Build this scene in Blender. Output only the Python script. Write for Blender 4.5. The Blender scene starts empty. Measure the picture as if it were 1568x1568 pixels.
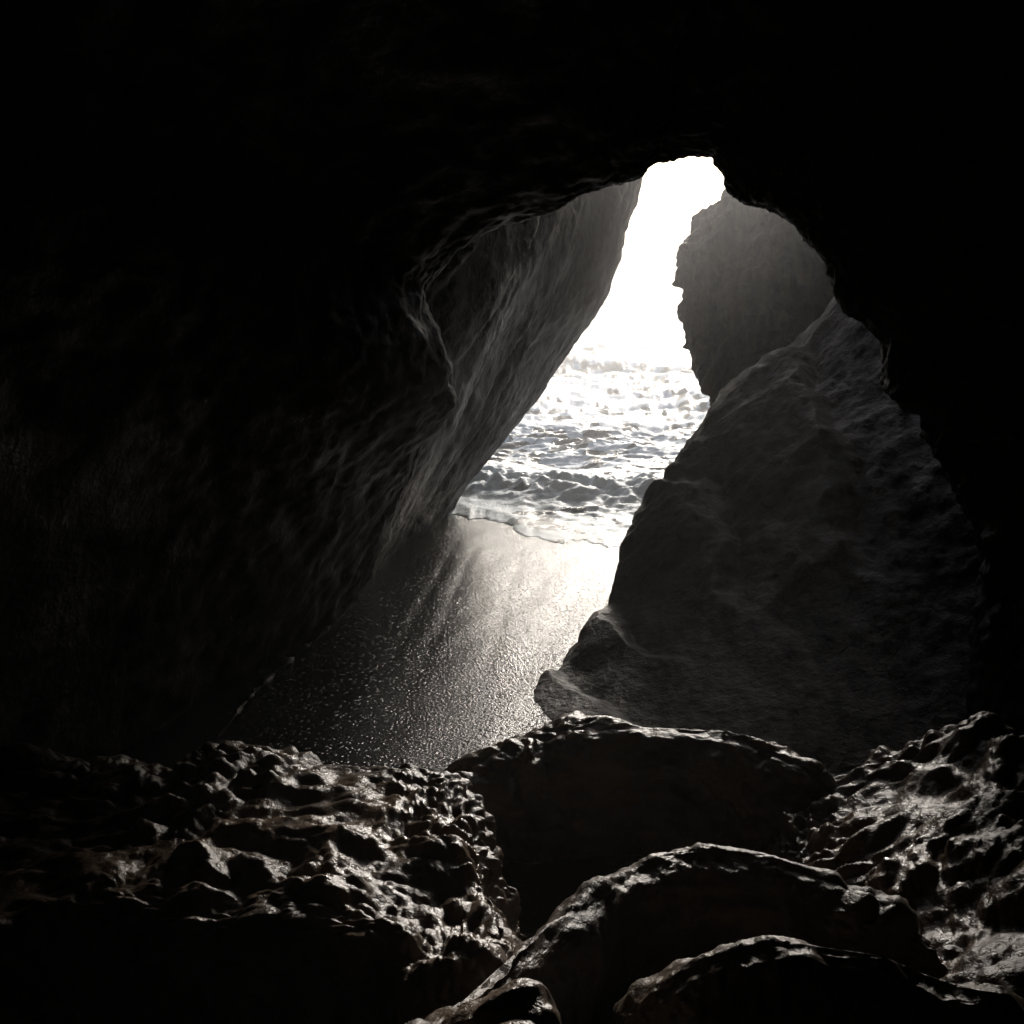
import bpy, math
import numpy as np
from mathutils import noise, Vector
sc=bpy.context.scene

# ---------------------------------------------------------------- materials
def new_mat(name):
    m=bpy.data.materials.new(name); m.use_nodes=True
    nt=m.node_tree; nt.nodes.clear()
    out=nt.nodes.new('ShaderNodeOutputMaterial'); b=nt.nodes.new('ShaderNodeBsdfPrincipled')
    nt.links.new(b.outputs[0],out.inputs[0]); return m,nt,b
def N(nt,t,**k):
    n=nt.nodes.new(t)
    for a,v in k.items():
        if a in n.inputs.keys(): n.inputs[a].default_value=v
        else: setattr(n,a,v)
    return n
def ramp(nt,src,stops):
    r=nt.nodes.new('ShaderNodeValToRGB'); e=r.color_ramp.elements
    while len(e)<len(stops): e.new(0.5)
    for i,(p,c) in enumerate(stops):
        e[i].position=p; e[i].color=(c[0],c[1],c[2],1) if hasattr(c,'__len__') else (c,c,c,1)
    nt.links.new(src,r.inputs[0]); return r.outputs[0]
def rock_mat(name,c0,c1,rough=(0.28,0.6),scale=1.0,bump=0.03,st=0.8,band=None,spec=0.5):
    m,nt,b=new_mat(name)
    tc=N(nt,'ShaderNodeTexCoord')
    n2=N(nt,'ShaderNodeTexNoise',Scale=16*scale,Detail=5.0,Roughness=0.65); nt.links.new(tc.outputs['Object'],n2.inputs['Vector'])
    n1=N(nt,'ShaderNodeTexNoise',Scale=3*scale,Detail=4.0,Roughness=0.65)
    if band:
        mp=N(nt,'ShaderNodeMapping'); mp.inputs['Rotation'].default_value=(0,math.radians(40),0); mp.inputs['Scale'].default_value=band
        nt.links.new(tc.outputs['Object'],mp.inputs['Vector']); nt.links.new(mp.outputs[0],n1.inputs['Vector'])
    else: nt.links.new(tc.outputs['Object'],n1.inputs['Vector'])
    nt.links.new(ramp(nt,n1.outputs[0],[(0.35,c0),(0.65,c1)]),b.inputs['Base Color'])
    nt.links.new(ramp(nt,n1.outputs[0],[(0.35,rough[1]),(0.65,rough[0])]),b.inputs['Roughness'])
    b.inputs['Specular IOR Level'].default_value=spec
    bp=N(nt,'ShaderNodeBump',Strength=st,Distance=bump); nt.links.new(n2.outputs[0],bp.inputs['Height'])
    nt.links.new(bp.outputs[0],b.inputs['Normal'])
    return m
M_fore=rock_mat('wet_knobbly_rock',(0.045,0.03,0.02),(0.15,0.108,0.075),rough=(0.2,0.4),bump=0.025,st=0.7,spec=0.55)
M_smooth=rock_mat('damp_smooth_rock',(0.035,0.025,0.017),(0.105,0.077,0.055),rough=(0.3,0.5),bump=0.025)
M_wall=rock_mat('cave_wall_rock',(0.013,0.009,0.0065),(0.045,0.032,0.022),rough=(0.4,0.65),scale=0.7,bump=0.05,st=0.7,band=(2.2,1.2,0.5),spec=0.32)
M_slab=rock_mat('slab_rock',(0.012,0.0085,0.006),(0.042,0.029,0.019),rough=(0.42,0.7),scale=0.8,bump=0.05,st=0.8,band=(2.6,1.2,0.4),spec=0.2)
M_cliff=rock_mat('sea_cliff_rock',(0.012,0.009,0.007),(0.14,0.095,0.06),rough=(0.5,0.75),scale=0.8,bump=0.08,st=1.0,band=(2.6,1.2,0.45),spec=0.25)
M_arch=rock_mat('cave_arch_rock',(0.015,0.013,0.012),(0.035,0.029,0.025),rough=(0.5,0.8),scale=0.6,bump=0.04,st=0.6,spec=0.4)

# ---------------------------------------------------------------- mesh tools
def catmull(P,n,axis,closed=False):
    P=np.moveaxis(P,axis,0); K=len(P); segs=K if closed else K-1
    t=np.linspace(0,segs,n,endpoint=not closed); i=np.minimum(t.astype(int),segs-1); f=t-i
    def g(j): return P[j%K] if closed else P[np.clip(j,0,K-1)]
    f=f.reshape((-1,)+(1,)*(P.ndim-1))
    a,b,c,d=g(i-1),g(i),g(i+1),g(i+2)
    T=0.35
    m1=T*(c-a); m2=T*(d-b)
    r=(2*f**3-3*f**2+1)*b+(f**3-2*f**2+f)*m1+(-2*f**3+3*f**2)*c+(f**3-f**2)*m2
    return np.moveaxis(r,0,axis)
def loft(name,ctrl,nu,nv,disp,mat,closed=False,flip=False):
    P=np.array(ctrl,dtype=float)
    P=catmull(P,nu,0,closed); P=catmull(P,nv,1)
    if closed: du=np.roll(P,-1,0)-np.roll(P,1,0)
    else: du=np.gradient(P,axis=0)
    dv=np.gradient(P,axis=1)
    n=np.cross(du,dv); n/=np.linalg.norm(n,axis=2,keepdims=True)+1e-9
    if flip: n=-n
    D=np.zeros(P.shape[:2])
    for a in range(P.shape[0]):
        for b in range(P.shape[1]):
            D[a,b]=disp(P[a,b])
    P=P+n*D[...,None]
    me=bpy.data.meshes.new(name); U,V=P.shape[:2]
    idx=np.arange(U*V).reshape(U,V)
    if closed: i2=np.vstack([idx,idx[:1]])
    else: i2=idx
    q=np.stack([i2[:-1,:-1],i2[1:,:-1],i2[1:,1:],i2[:-1,1:]],-1).reshape(-1,4)
    if flip: q=q[:,::-1]
    me.from_pydata(P.reshape(-1,3).tolist(),[],q.tolist()); me.update()
    me.polygons.foreach_set('use_smooth',[True]*len(me.polygons))
    o=bpy.data.objects.new(name,me); sc.collection.objects.link(o); me.materials.append(mat)
    return o
def fbm(p,s,o=4,seed=0.0): return noise.fractal(Vector((p[0]*s+seed,p[1]*s+seed*1.7,p[2]*s-seed)),0.9,2.1,o)
def ridged(p,s,o=4,seed=0.0):
    v=0;a=1;
    for k in range(o):
        v+=a*(0.5-abs(noise.noise(Vector((p[0]*s+seed,p[1]*s,p[2]*s+seed))))); s*=2.13;a*=0.5;seed+=7.3
    return v
def knobbly(amp=1.0,seed=0.0):
    """rounded wave-worn lumps parted by creases (billow noise), a little longer sideways"""
    def f(p):
        v=Vector((p[0]*1.7+seed,p[1]*1.7,p[2]*1.7))
        wx=noise.noise(v); wy=noise.noise(v+Vector((5,5,5)))
        x=p[0]*0.65+0.14*wx; y=p[1]*1.1+0.14*wy; z=p[2]*1.0+0.1*wx
        def bl(s,o): 
            q=noise.noise(Vector((x*s+o,y*s,z*s+o*0.7))); return math.sqrt(q*q+0.008)
        rough=0.6+0.7*max(0,min(1,0.5+1.5*wy))
        return amp*(0.10*fbm(p,1.3,3,seed)+0.15*bl(3.2,seed)+rough*(0.085*bl(7.0,seed+3)+0.048*bl(14.5,seed+8)+0.02*bl(31.0,seed+1))-0.095)
    return f
def smoothish(amp=1.0,seed=0.0):
    return lambda p: amp*(0.06*fbm(p,1.6,3,seed)+0.035*(ridged(p,3.0,4,seed)-0.5)+0.015*fbm(p,8,3,seed)+0.007*fbm(p,22,3,seed))
def blendk(x0,x1,seed):
    a=smoothish(1.0,seed); b=knobbly(0.8,seed)
    def f(p):
        t=min(1,max(0,(p[0]-x0)/(x1-x0)))
        return a(p)*(1-t)+b(p)*t
    return f
dip=np.array([0.62,0.12,0.77]); dip/=np.linalg.norm(dip)
across=np.array([0.77,0.0,-0.62])
def strata(amp=1.0,seed=0.0,st=0.22,ledge=0.16,fine=1.0,freq=1.35,lump=0.0):
    """rock bedded parallel to the dip of the crack: stepped ledges + elongated ribs"""
    def f(p):
        q=p-dip*np.dot(p,dip)*(1-st)
        s=(np.dot(p,across)+0.3*p[1])*freq+0.5*fbm(q,0.7,2,seed)+0.15*fbm(p,1.6,3,seed+2)+seed
        fr=s-math.floor(s); saw=(fr/0.82 if fr<0.82 else (1-fr)/0.18)-0.5
        v=0.22*fbm(q,0.5,3,seed)+ledge*saw*max(0.0,0.4+1.2*fbm(p,0.6,2,seed+5))+0.10*fine*(ridged(q,2.1,4,seed)-0.45)+0.045*fine*fbm(p,3.0,5,seed)+0.03*fine*(ridged(p,4.2,4,seed)-0.45)
        if lump: v+=lump*abs(noise.noise(Vector((p[0]*5+seed,p[1]*5,p[2]*5))))
        return amp*v
    return f

# ---------------------------------------------------------------- cave arch (the chamber we stand in)
edge=[(3.01,6.0,-0.49),(3.01,6.2,0.27),(3.08,6.4,0.92),(3.04,6.6,1.53),(2.81,6.9,2.14),(2.57,7,2.35),(2.53,7.1,2.7),(2.28,7.2,2.92),(2.18,7.3,3.22),(2.01,7.4,3.43),(1.82,7.5,3.58),(1.59,7.5,3.64),(1.41,7.6,3.93),(1.06,7.7,3.93),(0.92,7.7,3.81),(0.7,7.8,3.75),(0.37,7.9,3.62),(-0.32,8,3.37),(-0.65,8.1,3.0),(-0.49,8.3,2.44),(-0.47,8.5,2.1),(-0.83,8.9,1.6),(-1.09,9.3,0.99),(-1.44,9.6,0.21),(-1.76,8.65,0.0),(-1.96,7.55,0.01),(-2.02,6.65,0.0),(-2.23,6,-0.5),(-1.2,6,-1.4),(0.5,6,-1.6),(2.2,6,-1.3)]
cx,cz=0.7,1.9
ctrl=[]
for x,y,z in edge:
    rx,rz=x-cx,z-cz; L=math.hypot(rx,rz); ux,uz=rx/L,rz/L
    ym=7.3
    def at(d,yy): return (x+ux*d,yy,z+uz*d)
    ctrl.append([at(14,y+7.5),at(6.5,y+5.5),at(3.1,y+3.5),at(1.3,y+2.0),at(0.25,y+0.6),(x,y,z),at(0.12,y-0.35),at(0.6,y-1.1),at(1.4,y-2.4),  # unseen outer back loops shaped like a roof to keep sky light off the slab
                 at(2.4,(y+ym)/2-4.5),at(3.2,ym-7.5),at(3.0,-3),(cx+rx*0.8,-5.5,cz+rz*0.8),(cx,-6,cz)])
s_arch=strata(0.4,4.0,0.6,ledge=0.02,fine=0.7)
kn_arch=knobbly(1.0,31.0)
def arch_disp(p):
    far=min(1.0,max(0.0,abs(p[1]-7.5)/3))
    right=min(1,max(0,(p[0]-2.2)/0.6))*min(1,max(0,(2.8-p[2])/0.8))*min(1,max(0,(p[1]-3.5)/1.0))
    v=s_arch(p)*(0.25+far)+0.035*fbm(p,5,4)+(0.015+0.02*min(1,max(0,p[0])))*(ridged(p,7,3)-0.4)
    if right>0: v+=right*(kn_arch(p)*0.9+0.02)
    return v
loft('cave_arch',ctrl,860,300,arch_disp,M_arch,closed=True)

# ---------------------------------------------------------------- left leaning wall of the crack
mouth=[(-1.3,-1.2),(-0.8,0.05),(-0.23,0.77),(0.44,1.61),(0.91,2.36),(1.23,2.82),(1.5,3.46),(1.63,4.0),(1.8,4.62),(1.9,5.0),(1.3,5.4),(-0.5,5.7),(-5,6.5)]
rows=[]
for x,z in mouth:
    k=0.16+0.19*min(1,max(0,z/3))
    r=[]
    for y in (7.0,9.0,11.0,12.8,14.2): r.append((x+k*(y-15)-(0.9 if y==7 else 0),y,z))
    r+=[(x-0.02,15.0,z),(x-0.25,15.7,z),(x-1.6,17.0,z),(x-6,18.5,z),(x-16,20,z)]
    rows.append(r)
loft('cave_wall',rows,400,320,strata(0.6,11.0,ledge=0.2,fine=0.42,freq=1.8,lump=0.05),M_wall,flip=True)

# ---------------------------------------------------------------- leaning rock slab on the right
sl=[(-0.45,6.2,-1.2),(-0.15,6.7,-0.35),(0.08,7.3,-0.0),(0.44,7.9,0.1),(0.75,8.6,0.32),(1.01,9.3,0.67),(1.26,9.6,0.99),(1.59,10,1.36),(2.11,10.5,1.99),(2.81,10.7,2.38),(3.47,11,3.0),(4.24,11.2,3.81),(4.93,11.4,4.69),(6.5,11.8,6.5)]
gx=[3.6,3.6,3.6,3.65,3.75,3.9,4.0,4.2,4.5,4.9,5.4,6.0,6.8,8.6]
gz=[-1.2,-0.4,0.0,0.2,0.35,0.5,0.7,0.9,1.2,1.5,2.0,2.6,3.3,5.0]
ex=[0.5,0.42,0.42,0.46,0.54,0.62,0.68,0.74,0.78,0.8,0.8,0.8,0.8,0.8]
rows=[]
for (x,y,z),X,Z,e in zip(sl,gx,gz,ex):
    Y=5.75+0.75*max(Z,-0.4)
    def f(t):
        ty=t**e if t<=1 else t
        return (x+(X-x)*t, y+(Y-y)*min(ty,1.15), z+(Z-z)*t)
    rows.append([f(2.4),f(1.5),f(1.0),f(0.68),f(0.4),f(0.2),f(0.08),f(0.025),(x,y,z),(x+0.3,y+0.7,z),(x+1.0,y+2.5,z-0.1),(x+2,y+4.5,z-0.3),(x+4,y+6,z-1),(x+10,y+6.5,z-2)])
sl_d=strata(0.6,23.0,ledge=0.34,fine=1.0,freq=2.3,lump=0.03)
def slab_disp(p):
    low=min(1.0,max(0.4,p[2]/0.9))
    return sl_d(p)*low
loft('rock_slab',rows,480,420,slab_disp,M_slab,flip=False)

# ---------------------------------------------------------------- farther rock wall at the mouth
fr=[(3.1,14,-1.5),(2.98,14,-0.13),(2.93,14,1.16),(2.88,14.3,1.63),(2.67,14.5,1.93),(2.57,15,2.73),(2.40,15.3,3.50),(2.78,15.5,4.03),(3.31,15.6,4.45),(4.0,15.8,5.0),(4.96,16,5.83),(7,16.3,7.5)]
rows=[]
for x,y,z in fr:
    rows.append([(x+9,y-1.9,z-3),(x+5,y-1.7,z-2),(x+2.4,y-1.4,z-1.1),(x+1.1,y-1.0,z-0.6),(x+0.4,y-0.5,z-0.25),(x,y,z),(x+0.35,y+0.9,z),(x+1.3,y+2.8,z),(x+4,y+5,z),(x+14,y+7,z)])
loft('sea_cliff',rows,360,300,strata(0.9,37.0,ledge=0.5,fine=1.8,freq=2.6,lump=0.15),M_cliff,flip=False)

# ---------------------------------------------------------------- foreground boulders
def boulder(name,R,E,nu,nv,disp,mat,front=0.12,drop=1.6,bulge=0.03,ends=0.5,lip=0.12):
    R=[np.array(p,float) for p in R]; E=[np.array(p,float) for p in E]
    rows=[]
    def row(r,e):
        m=(r+e)/2+np.array((0,0,bulge))
        return [r+np.array((0,1.3,-2.2)),r+np.array((0,0.75,-1.0)),r+np.array((0,0.25,-0.2)),r,m,e,e+np.array((0,-front,-lip)),e+np.array((0,-front*1.1,-0.5)),e+np.array((0,0.1,-drop*0.7)),e+np.array((0,0.5,-drop-1))]
    d0=(R[0]-R[1]); d0=d0/np.linalg.norm(d0); d1=(R[-1]-R[-2]); d1/=np.linalg.norm(d1)
    lo=np.array((0,0,-1.0))
    rows.append(row(R[0]+d0*ends+lo*1.2,E[0]+d0*ends+lo*1.2)); rows.append(row(R[0]+d0*ends*0.5+lo*0.3,E[0]+d0*ends*0.5+lo*0.3))
    rows+=[row(r,e) for r,e in zip(R,E)]
    rows.append(row(R[-1]+d1*ends*0.4+lo*0.3,E[-1]+d1*ends*0.4+lo*0.3)); rows.append(row(R[-1]+d1*ends*0.7+lo*1.5,E[-1]+d1*ends*0.7+lo*1.5))
    return loft(name,rows,nu,nv,disp,mat,flip=True)
A_r=[(-3.37,5.2,0.35),(-2.2,4.9,0.64),(-1.81,4.8,0.66),(-1.46,4.7,0.80),(-0.96,4.6,0.77),(-0.52,4.6,0.74),(-0.26,4.4,0.75),(-0.11,4.0,0.7),(0.0,3.8,0.5)]
A_e=[(-2.27,3.4,0.6),(-1.84,3.6,0.72),(-1.46,3.5,0.78),(-1.11,3.4,0.8),(-0.66,3.3,0.87),(-0.3,3.1,0.82),(-0.14,3.05,0.83),(0.02,3.2,0.8),(0.06,3.2,0.55)]
boulder('boulder',A_r,A_e,620,480,knobbly(0.92,1.0),M_fore,ends=0.4)
B_r=[(-0.69,5.4,0.27),(-0.31,5.3,0.47),(0.06,5.3,0.59),(0.31,5.3,0.7),(0.62,5.2,0.74),(0.93,5.1,0.74),(1.11,5.0,0.82),(1.26,4.9,0.77),(1.51,4.7,0.70),(1.66,4.6,0.55)]
B_e=[(-0.65,5.15,0.24),(-0.29,5.1,0.47),(0.06,5.1,0.57),(0.31,5.12,0.67),(0.61,5.08,0.71),(0.9,4.97,0.71),(1.08,4.87,0.78),(1.22,4.78,0.73),(1.47,4.57,0.66),(1.6,4.45,0.5)]
boulder('boulder',B_r,B_e,380,280,knobbly(0.7,5.0),M_fore,bulge=0.0,lip=0.16)
C_r=[(-0.33,2.0,1.25),(-0.15,2.5,1.09),(0.03,2.9,0.99),(0.2,3.2,0.92),(0.43,3.5,0.9),(0.67,3.6,0.92),(0.97,3.6,0.89),(1.21,3.4,0.88),(1.45,3.2,0.8)]
C_e=[(x+0.03,y-0.12,z-0.04) for x,y,z in C_r]
boulder('boulder',C_r,C_e,340,260,blendk(0.7,1.2,2.0),M_smooth,bulge=0.01,front=0.08,lip=0.16)
D_r=[(0.35,2.8,0.80),(0.5,2.8,0.95),(0.69,2.8,1.05),(0.89,2.8,1.07),(1.09,2.8,1.04),(1.35,2.7,1.0),(1.6,2.6,0.95)]
D_e=[(x,y-0.09,z-0.03) for x,y,z in D_r]
boulder('boulder',D_r,D_e,260,220,blendk(0.8,1.1,8.0),M_smooth,bulge=0.01,front=0.06,ends=0.3,lip=0.14)
E_r=[(1.11,4.3,0.4),(1.3,4.5,0.58),(1.55,4.6,0.66),(1.79,4.6,0.79),(2.1,4.6,0.91),(2.26,4.5,1.03),(2.4,4.3,1.06),(2.62,4.0,1.25)]
E_e=[(1.05,4.0,0.42),(1.12,3.7,0.60),(1.2,3.4,0.63),(1.24,3.1,0.66),(1.35,2.95,0.74),(1.49,2.85,0.82),(1.69,2.8,0.9),(1.94,2.7,0.96)]
boulder('boulder',E_r,E_e,520,460,knobbly(0.9,13.0),M_fore,ends=0.3)
F_r=[(-0.23,2.3,1.1),(-0.09,2.35,1.19),(0.04,2.4,1.2),(0.11,2.35,1.15),(0.16,2.3,1.05)]
F_e=[(-0.18,2.2,1.12),(-0.07,2.2,1.2),(0.04,2.25,1.2),(0.1,2.2,1.16),(0.14,2.15,1.08)]
boulder('boulder',F_r,F_e,180,180,knobbly(0.5,17.0),M_fore,bulge=0.01,front=0.06,ends=0.2)

# ---------------------------------------------------------------- beach sand / ground sheet
def grid(name,xs,ys,zf,mat,attr=None):
    X,Y=np.meshgrid(xs,ys,indexing='ij'); Z=np.zeros_like(X); A=np.zeros_like(X)
    for i in range(len(xs)):
        for j in range(len(ys)):
            r=zf(X[i,j],Y[i,j])
            if attr: Z[i,j],A[i,j]=r
            else: Z[i,j]=r
    idx=np.arange(X.size).reshape(X.shape)
    q=np.stack([idx[:-1,:-1],idx[1:,:-1],idx[1:,1:],idx[:-1,1:]],-1).reshape(-1,4)
    me=bpy.data.meshes.new(name); me.from_pydata(np.stack([X,Y,Z],-1).reshape(-1,3).tolist(),[],q.tolist()); me.update()
    me.polygons.foreach_set('use_smooth',[True]*len(me.polygons))
    if attr:
        at=me.attributes.new(attr,'FLOAT','POINT'); at.data.foreach_set('value',A.reshape(-1))
    o=bpy.data.objects.new(name,me); sc.collection.objects.link(o); me.materials.append(mat); return o
def sand_z(x,y):
    z=0.03*noise.noise(Vector((x*0.5,y*0.35,0)))+0.006*noise.noise(Vector((x*3.5-y*1.2,y*0.8,4)))
    # shallow runnels left by the backwash
    if 7.0<y<13.0:
        for x0,sl_,d in ((-1.62,0.075,0.010),(-1.35,0.075,0.006),(-0.9,0.085,0.003)):
            xc=x0+sl_*y+0.05*noise.noise(Vector((y*0.9,x0*5,0)))
            z-=d*math.exp(-((x-xc)/0.06)**2)*min(1,(y-7)/1.5)*min(1,(13.0-y)/1.5)
    z-=0.045*max(0,y-12.0)
    return max(z,-6.0)
m,nt,b=new_mat('wet_sand')
tc=N(nt,'ShaderNodeTexCoord')
mp=N(nt,'ShaderNodeMapping'); mp.inputs['Rotation'].default_value=(0,0,math.radians(12)); mp.inputs['Scale'].default_value=(2.2,0.35,1)
nt.links.new(tc.outputs['Object'],mp.inputs['Vector'])
n1=N(nt,'ShaderNodeTexNoise',Scale=1.6,Detail=4.0); nt.links.new(mp.outputs[0],n1.inputs['Vector'])
n3=N(nt,'ShaderNodeTexVoronoi',Scale=24.0); nt.links.new(tc.outputs['Object'],n3.inputs['Vector'])
n2=N(nt,'ShaderNodeTexNoise',Scale=40.0,Detail=3.0,Roughness=0.7); nt.links.new(tc.outputs['Object'],n2.inputs['Vector'])
nt.links.new(ramp(nt,n1.outputs[0],[(0.3,(0.014,0.0145,0.0155)),(0.7,(0.026,0.0265,0.027))]),b.inputs['Base Color'])
nt.links.new(ramp(nt,n1.outputs[0],[(0.35,0.15),(0.65,0.26)]),b.inputs['Roughness'])
pe=ramp(nt,n3.outputs['Distance'],[(0.0,1.0),(0.35,0.0)])
ad=N(nt,'ShaderNodeMath',operation='ADD'); nt.links.new(n2.outputs[0],ad.inputs[0]); nt.links.new(pe,ad.inputs[1])
bp=N(nt,'ShaderNodeBump',Strength=0.75,Distance=0.013); nt.links.new(ad.outputs[0],bp.inputs['Height']); nt.links.new(bp.outputs[0],b.inputs['Normal'])
xs=np.concatenate([-np.geomspace(2000,4.2,25),np.linspace(-4,5,260),np.geomspace(5.2,2000,25)])
ys=np.concatenate([-np.geomspace(2000,7,12),np.linspace(-6,22,280),np.geomspace(23,3000,30)])
grid('beach_sand',xs,ys,sand_z,m)

# ---------------------------------------------------------------- sea
def sea_z(x,y):
    g=min(1,max(0,(y-14.2)/7.0)); 
    w=noise.noise(Vector((x*0.16,y*0.1,3)))*3
    a=0.2*math.sin(y*0.85+x*0.22+w*1.3)+0.16*math.sin(y*0.42-x*0.1+w+1)
    r=0
    if y<260:
        r=0.28*ridged((x*0.4+0.3*w,y*0.8,0),1.0,5,2.0)-0.17
        r+=0.04*fbm((x,y*1.5,0),2.6,4,1.0)
    edge_w=13.1+1.0*noise.noise(Vector((x*0.9,0,7)))+0.5*noise.noise(Vector((x*3,0,7)))+0.2*noise.noise(Vector((x*9,0,7)))-1.1*(x-0.3)
    sh=min(1,max(0,(y-edge_w)/0.5)); far=min(1,max(0,(y-edge_w-0.5)/1.4))
    sz=sand_z(x,y)
    base=max(-0.04,sz+0.014)
    yb=y-15.9-0.45*noise.noise(Vector((x*0.7,1,1)))+0.25*x
    bw=math.exp(-(yb/0.8)**2)
    wv=g*(a+r)+bw*(0.17+0.16*fbm((x,y*1.3,0),2.6,5,5.0))+0.04*(1-g)*fbm((x,y*1.4,0),4.0,4,8.0)
    z=base+wv*far
    z=z*sh+(1-sh)*(sz+0.003)
    if y<edge_w: z=sz-0.05
    foamn=fbm((x,y*1.3,0),1.3,6,9.0)
    f=0.8*math.exp(-abs(y-15.3)/2.6)+1.3*foamn+0.5*(a+r)*g+0.3+0.35*math.exp(-abs(y-26)/9)
    return z,max(0,min(1,(f-0.25)*1.5))
m,nt,b=new_mat('sea_water')
at=N(nt,'ShaderNodeAttribute',attribute_name='foam')
tc=N(nt,'ShaderNodeTexCoord')
v=N(nt,'ShaderNodeTexNoise',Scale=6.0,Detail=5.0,Roughness=0.75); nt.links.new(tc.outputs['Object'],v.inputs['Vector'])
ad=N(nt,'ShaderNodeMath',operation='ADD'); nt.links.new(at.outputs['Fac'],ad.inputs[0]); nt.links.new(v.outputs[0],ad.inputs[1])
fm=ramp(nt,ad.outputs[0],[(0.84,0.0),(1.2,1.0)])
mix=N(nt,'ShaderNodeMix',data_type='RGBA'); nt.links.new(fm,mix.inputs[0])
mix.inputs[6].default_value=(0.03,0.055,0.055,1); mix.inputs[7].default_value=(0.76,0.84,0.87,1)
nt.links.new(mix.outputs[2],b.inputs['Base Color'])
nt.links.new(ramp(nt,fm,[(0,0.14),(1,0.5)]),b.inputs['Roughness'])
b.inputs['IOR'].default_value=1.33
bp=N(nt,'ShaderNodeBump',Strength=0.6,Distance=0.05)
nt.links.new(v.outputs[0],bp.inputs['Height']); nt.links.new(bp.outputs[0],b.inputs['Normal'])
xs=np.concatenate([-np.geomspace(2500,4,18),np.linspace(-3,6,240),np.linspace(6.15,30,90),np.geomspace(31,2500,20)])
ys=np.concatenate([np.linspace(10.2,24,370),24+np.cumsum(np.linspace(0.05,0.6,170)),np.geomspace(82,4000,50)])
grid('sea',xs,ys,sea_z,m,'foam')

# ---------------------------------------------------------------- sea mist: thin inside the cave, thicker over the surf; added partly to imitate lens bloom
def mist(dens,loc,scale):
    m=bpy.data.materials.new('sea_mist'); m.use_nodes=True; nt=m.node_tree; nt.nodes.clear()
    out=nt.nodes.new('ShaderNodeOutputMaterial'); vs=nt.nodes.new('ShaderNodeVolumeScatter')
    vs.inputs['Density'].default_value=dens; vs.inputs['Anisotropy'].default_value=0.6; vs.inputs['Color'].default_value=(0.98,0.98,0.98,1)
    nt.links.new(vs.outputs[0],out.inputs['Volume'])
    bpy.ops.mesh.primitive_cube_add(size=1,location=loc); o=bpy.context.object; o.name='sea_mist'; o.scale=scale; o.data.materials.append(m)
mist(0.0025,(2,3.49,4),(60,13,14))        # y -3 .. 9.99
mist(0.013,(2,130.01,4),(120,240,14))     # y 10.01 .. 250

# ---------------------------------------------------------------- sky + hazy sun
w=bpy.data.worlds.new('World'); sc.world=w; w.use_nodes=True
nt=w.node_tree; bg=nt.nodes['Background']
sky=nt.nodes.new('ShaderNodeTexSky'); sky.sky_type='NISHITA'; sky.sun_disc=False
EL,AZ=20.5,14.0
sky.sun_elevation=math.radians(EL); sky.sun_rotation=math.radians(AZ); sky.air_density=1.0; sky.dust_density=2.0; sky.ozone_density=2.0
nt.links.new(sky.outputs[0],bg.inputs[0]); bg.inputs[1].default_value=0.15
L=bpy.data.lights.new('sun','SUN'); L.energy=5.0; L.angle=math.radians(10); L.color=(1,0.93,0.85)
lo=bpy.data.objects.new('sun',L); sc.collection.objects.link(lo)
d=Vector((math.sin(math.radians(AZ))*math.cos(math.radians(EL)),math.cos(math.radians(AZ))*math.cos(math.radians(EL)),math.sin(math.radians(EL))))
lo.rotation_euler=d.to_track_quat('Z','Y').to_euler(); lo.location=(3,12,9)

# ---------------------------------------------------------------- camera
cam=bpy.data.cameras.new('camera'); co=bpy.data.objects.new('camera',cam); sc.collection.objects.link(co)
cam.lens=36; cam.sensor_width=36; cam.clip_end=10000; cam.clip_start=0.05
co.location=(0,0,3); co.rotation_euler=(math.radians(78),0,0); sc.camera=co
sc.view_settings.view_transform='Standard'; sc.view_settings.look='None'; sc.view_settings.exposure=0
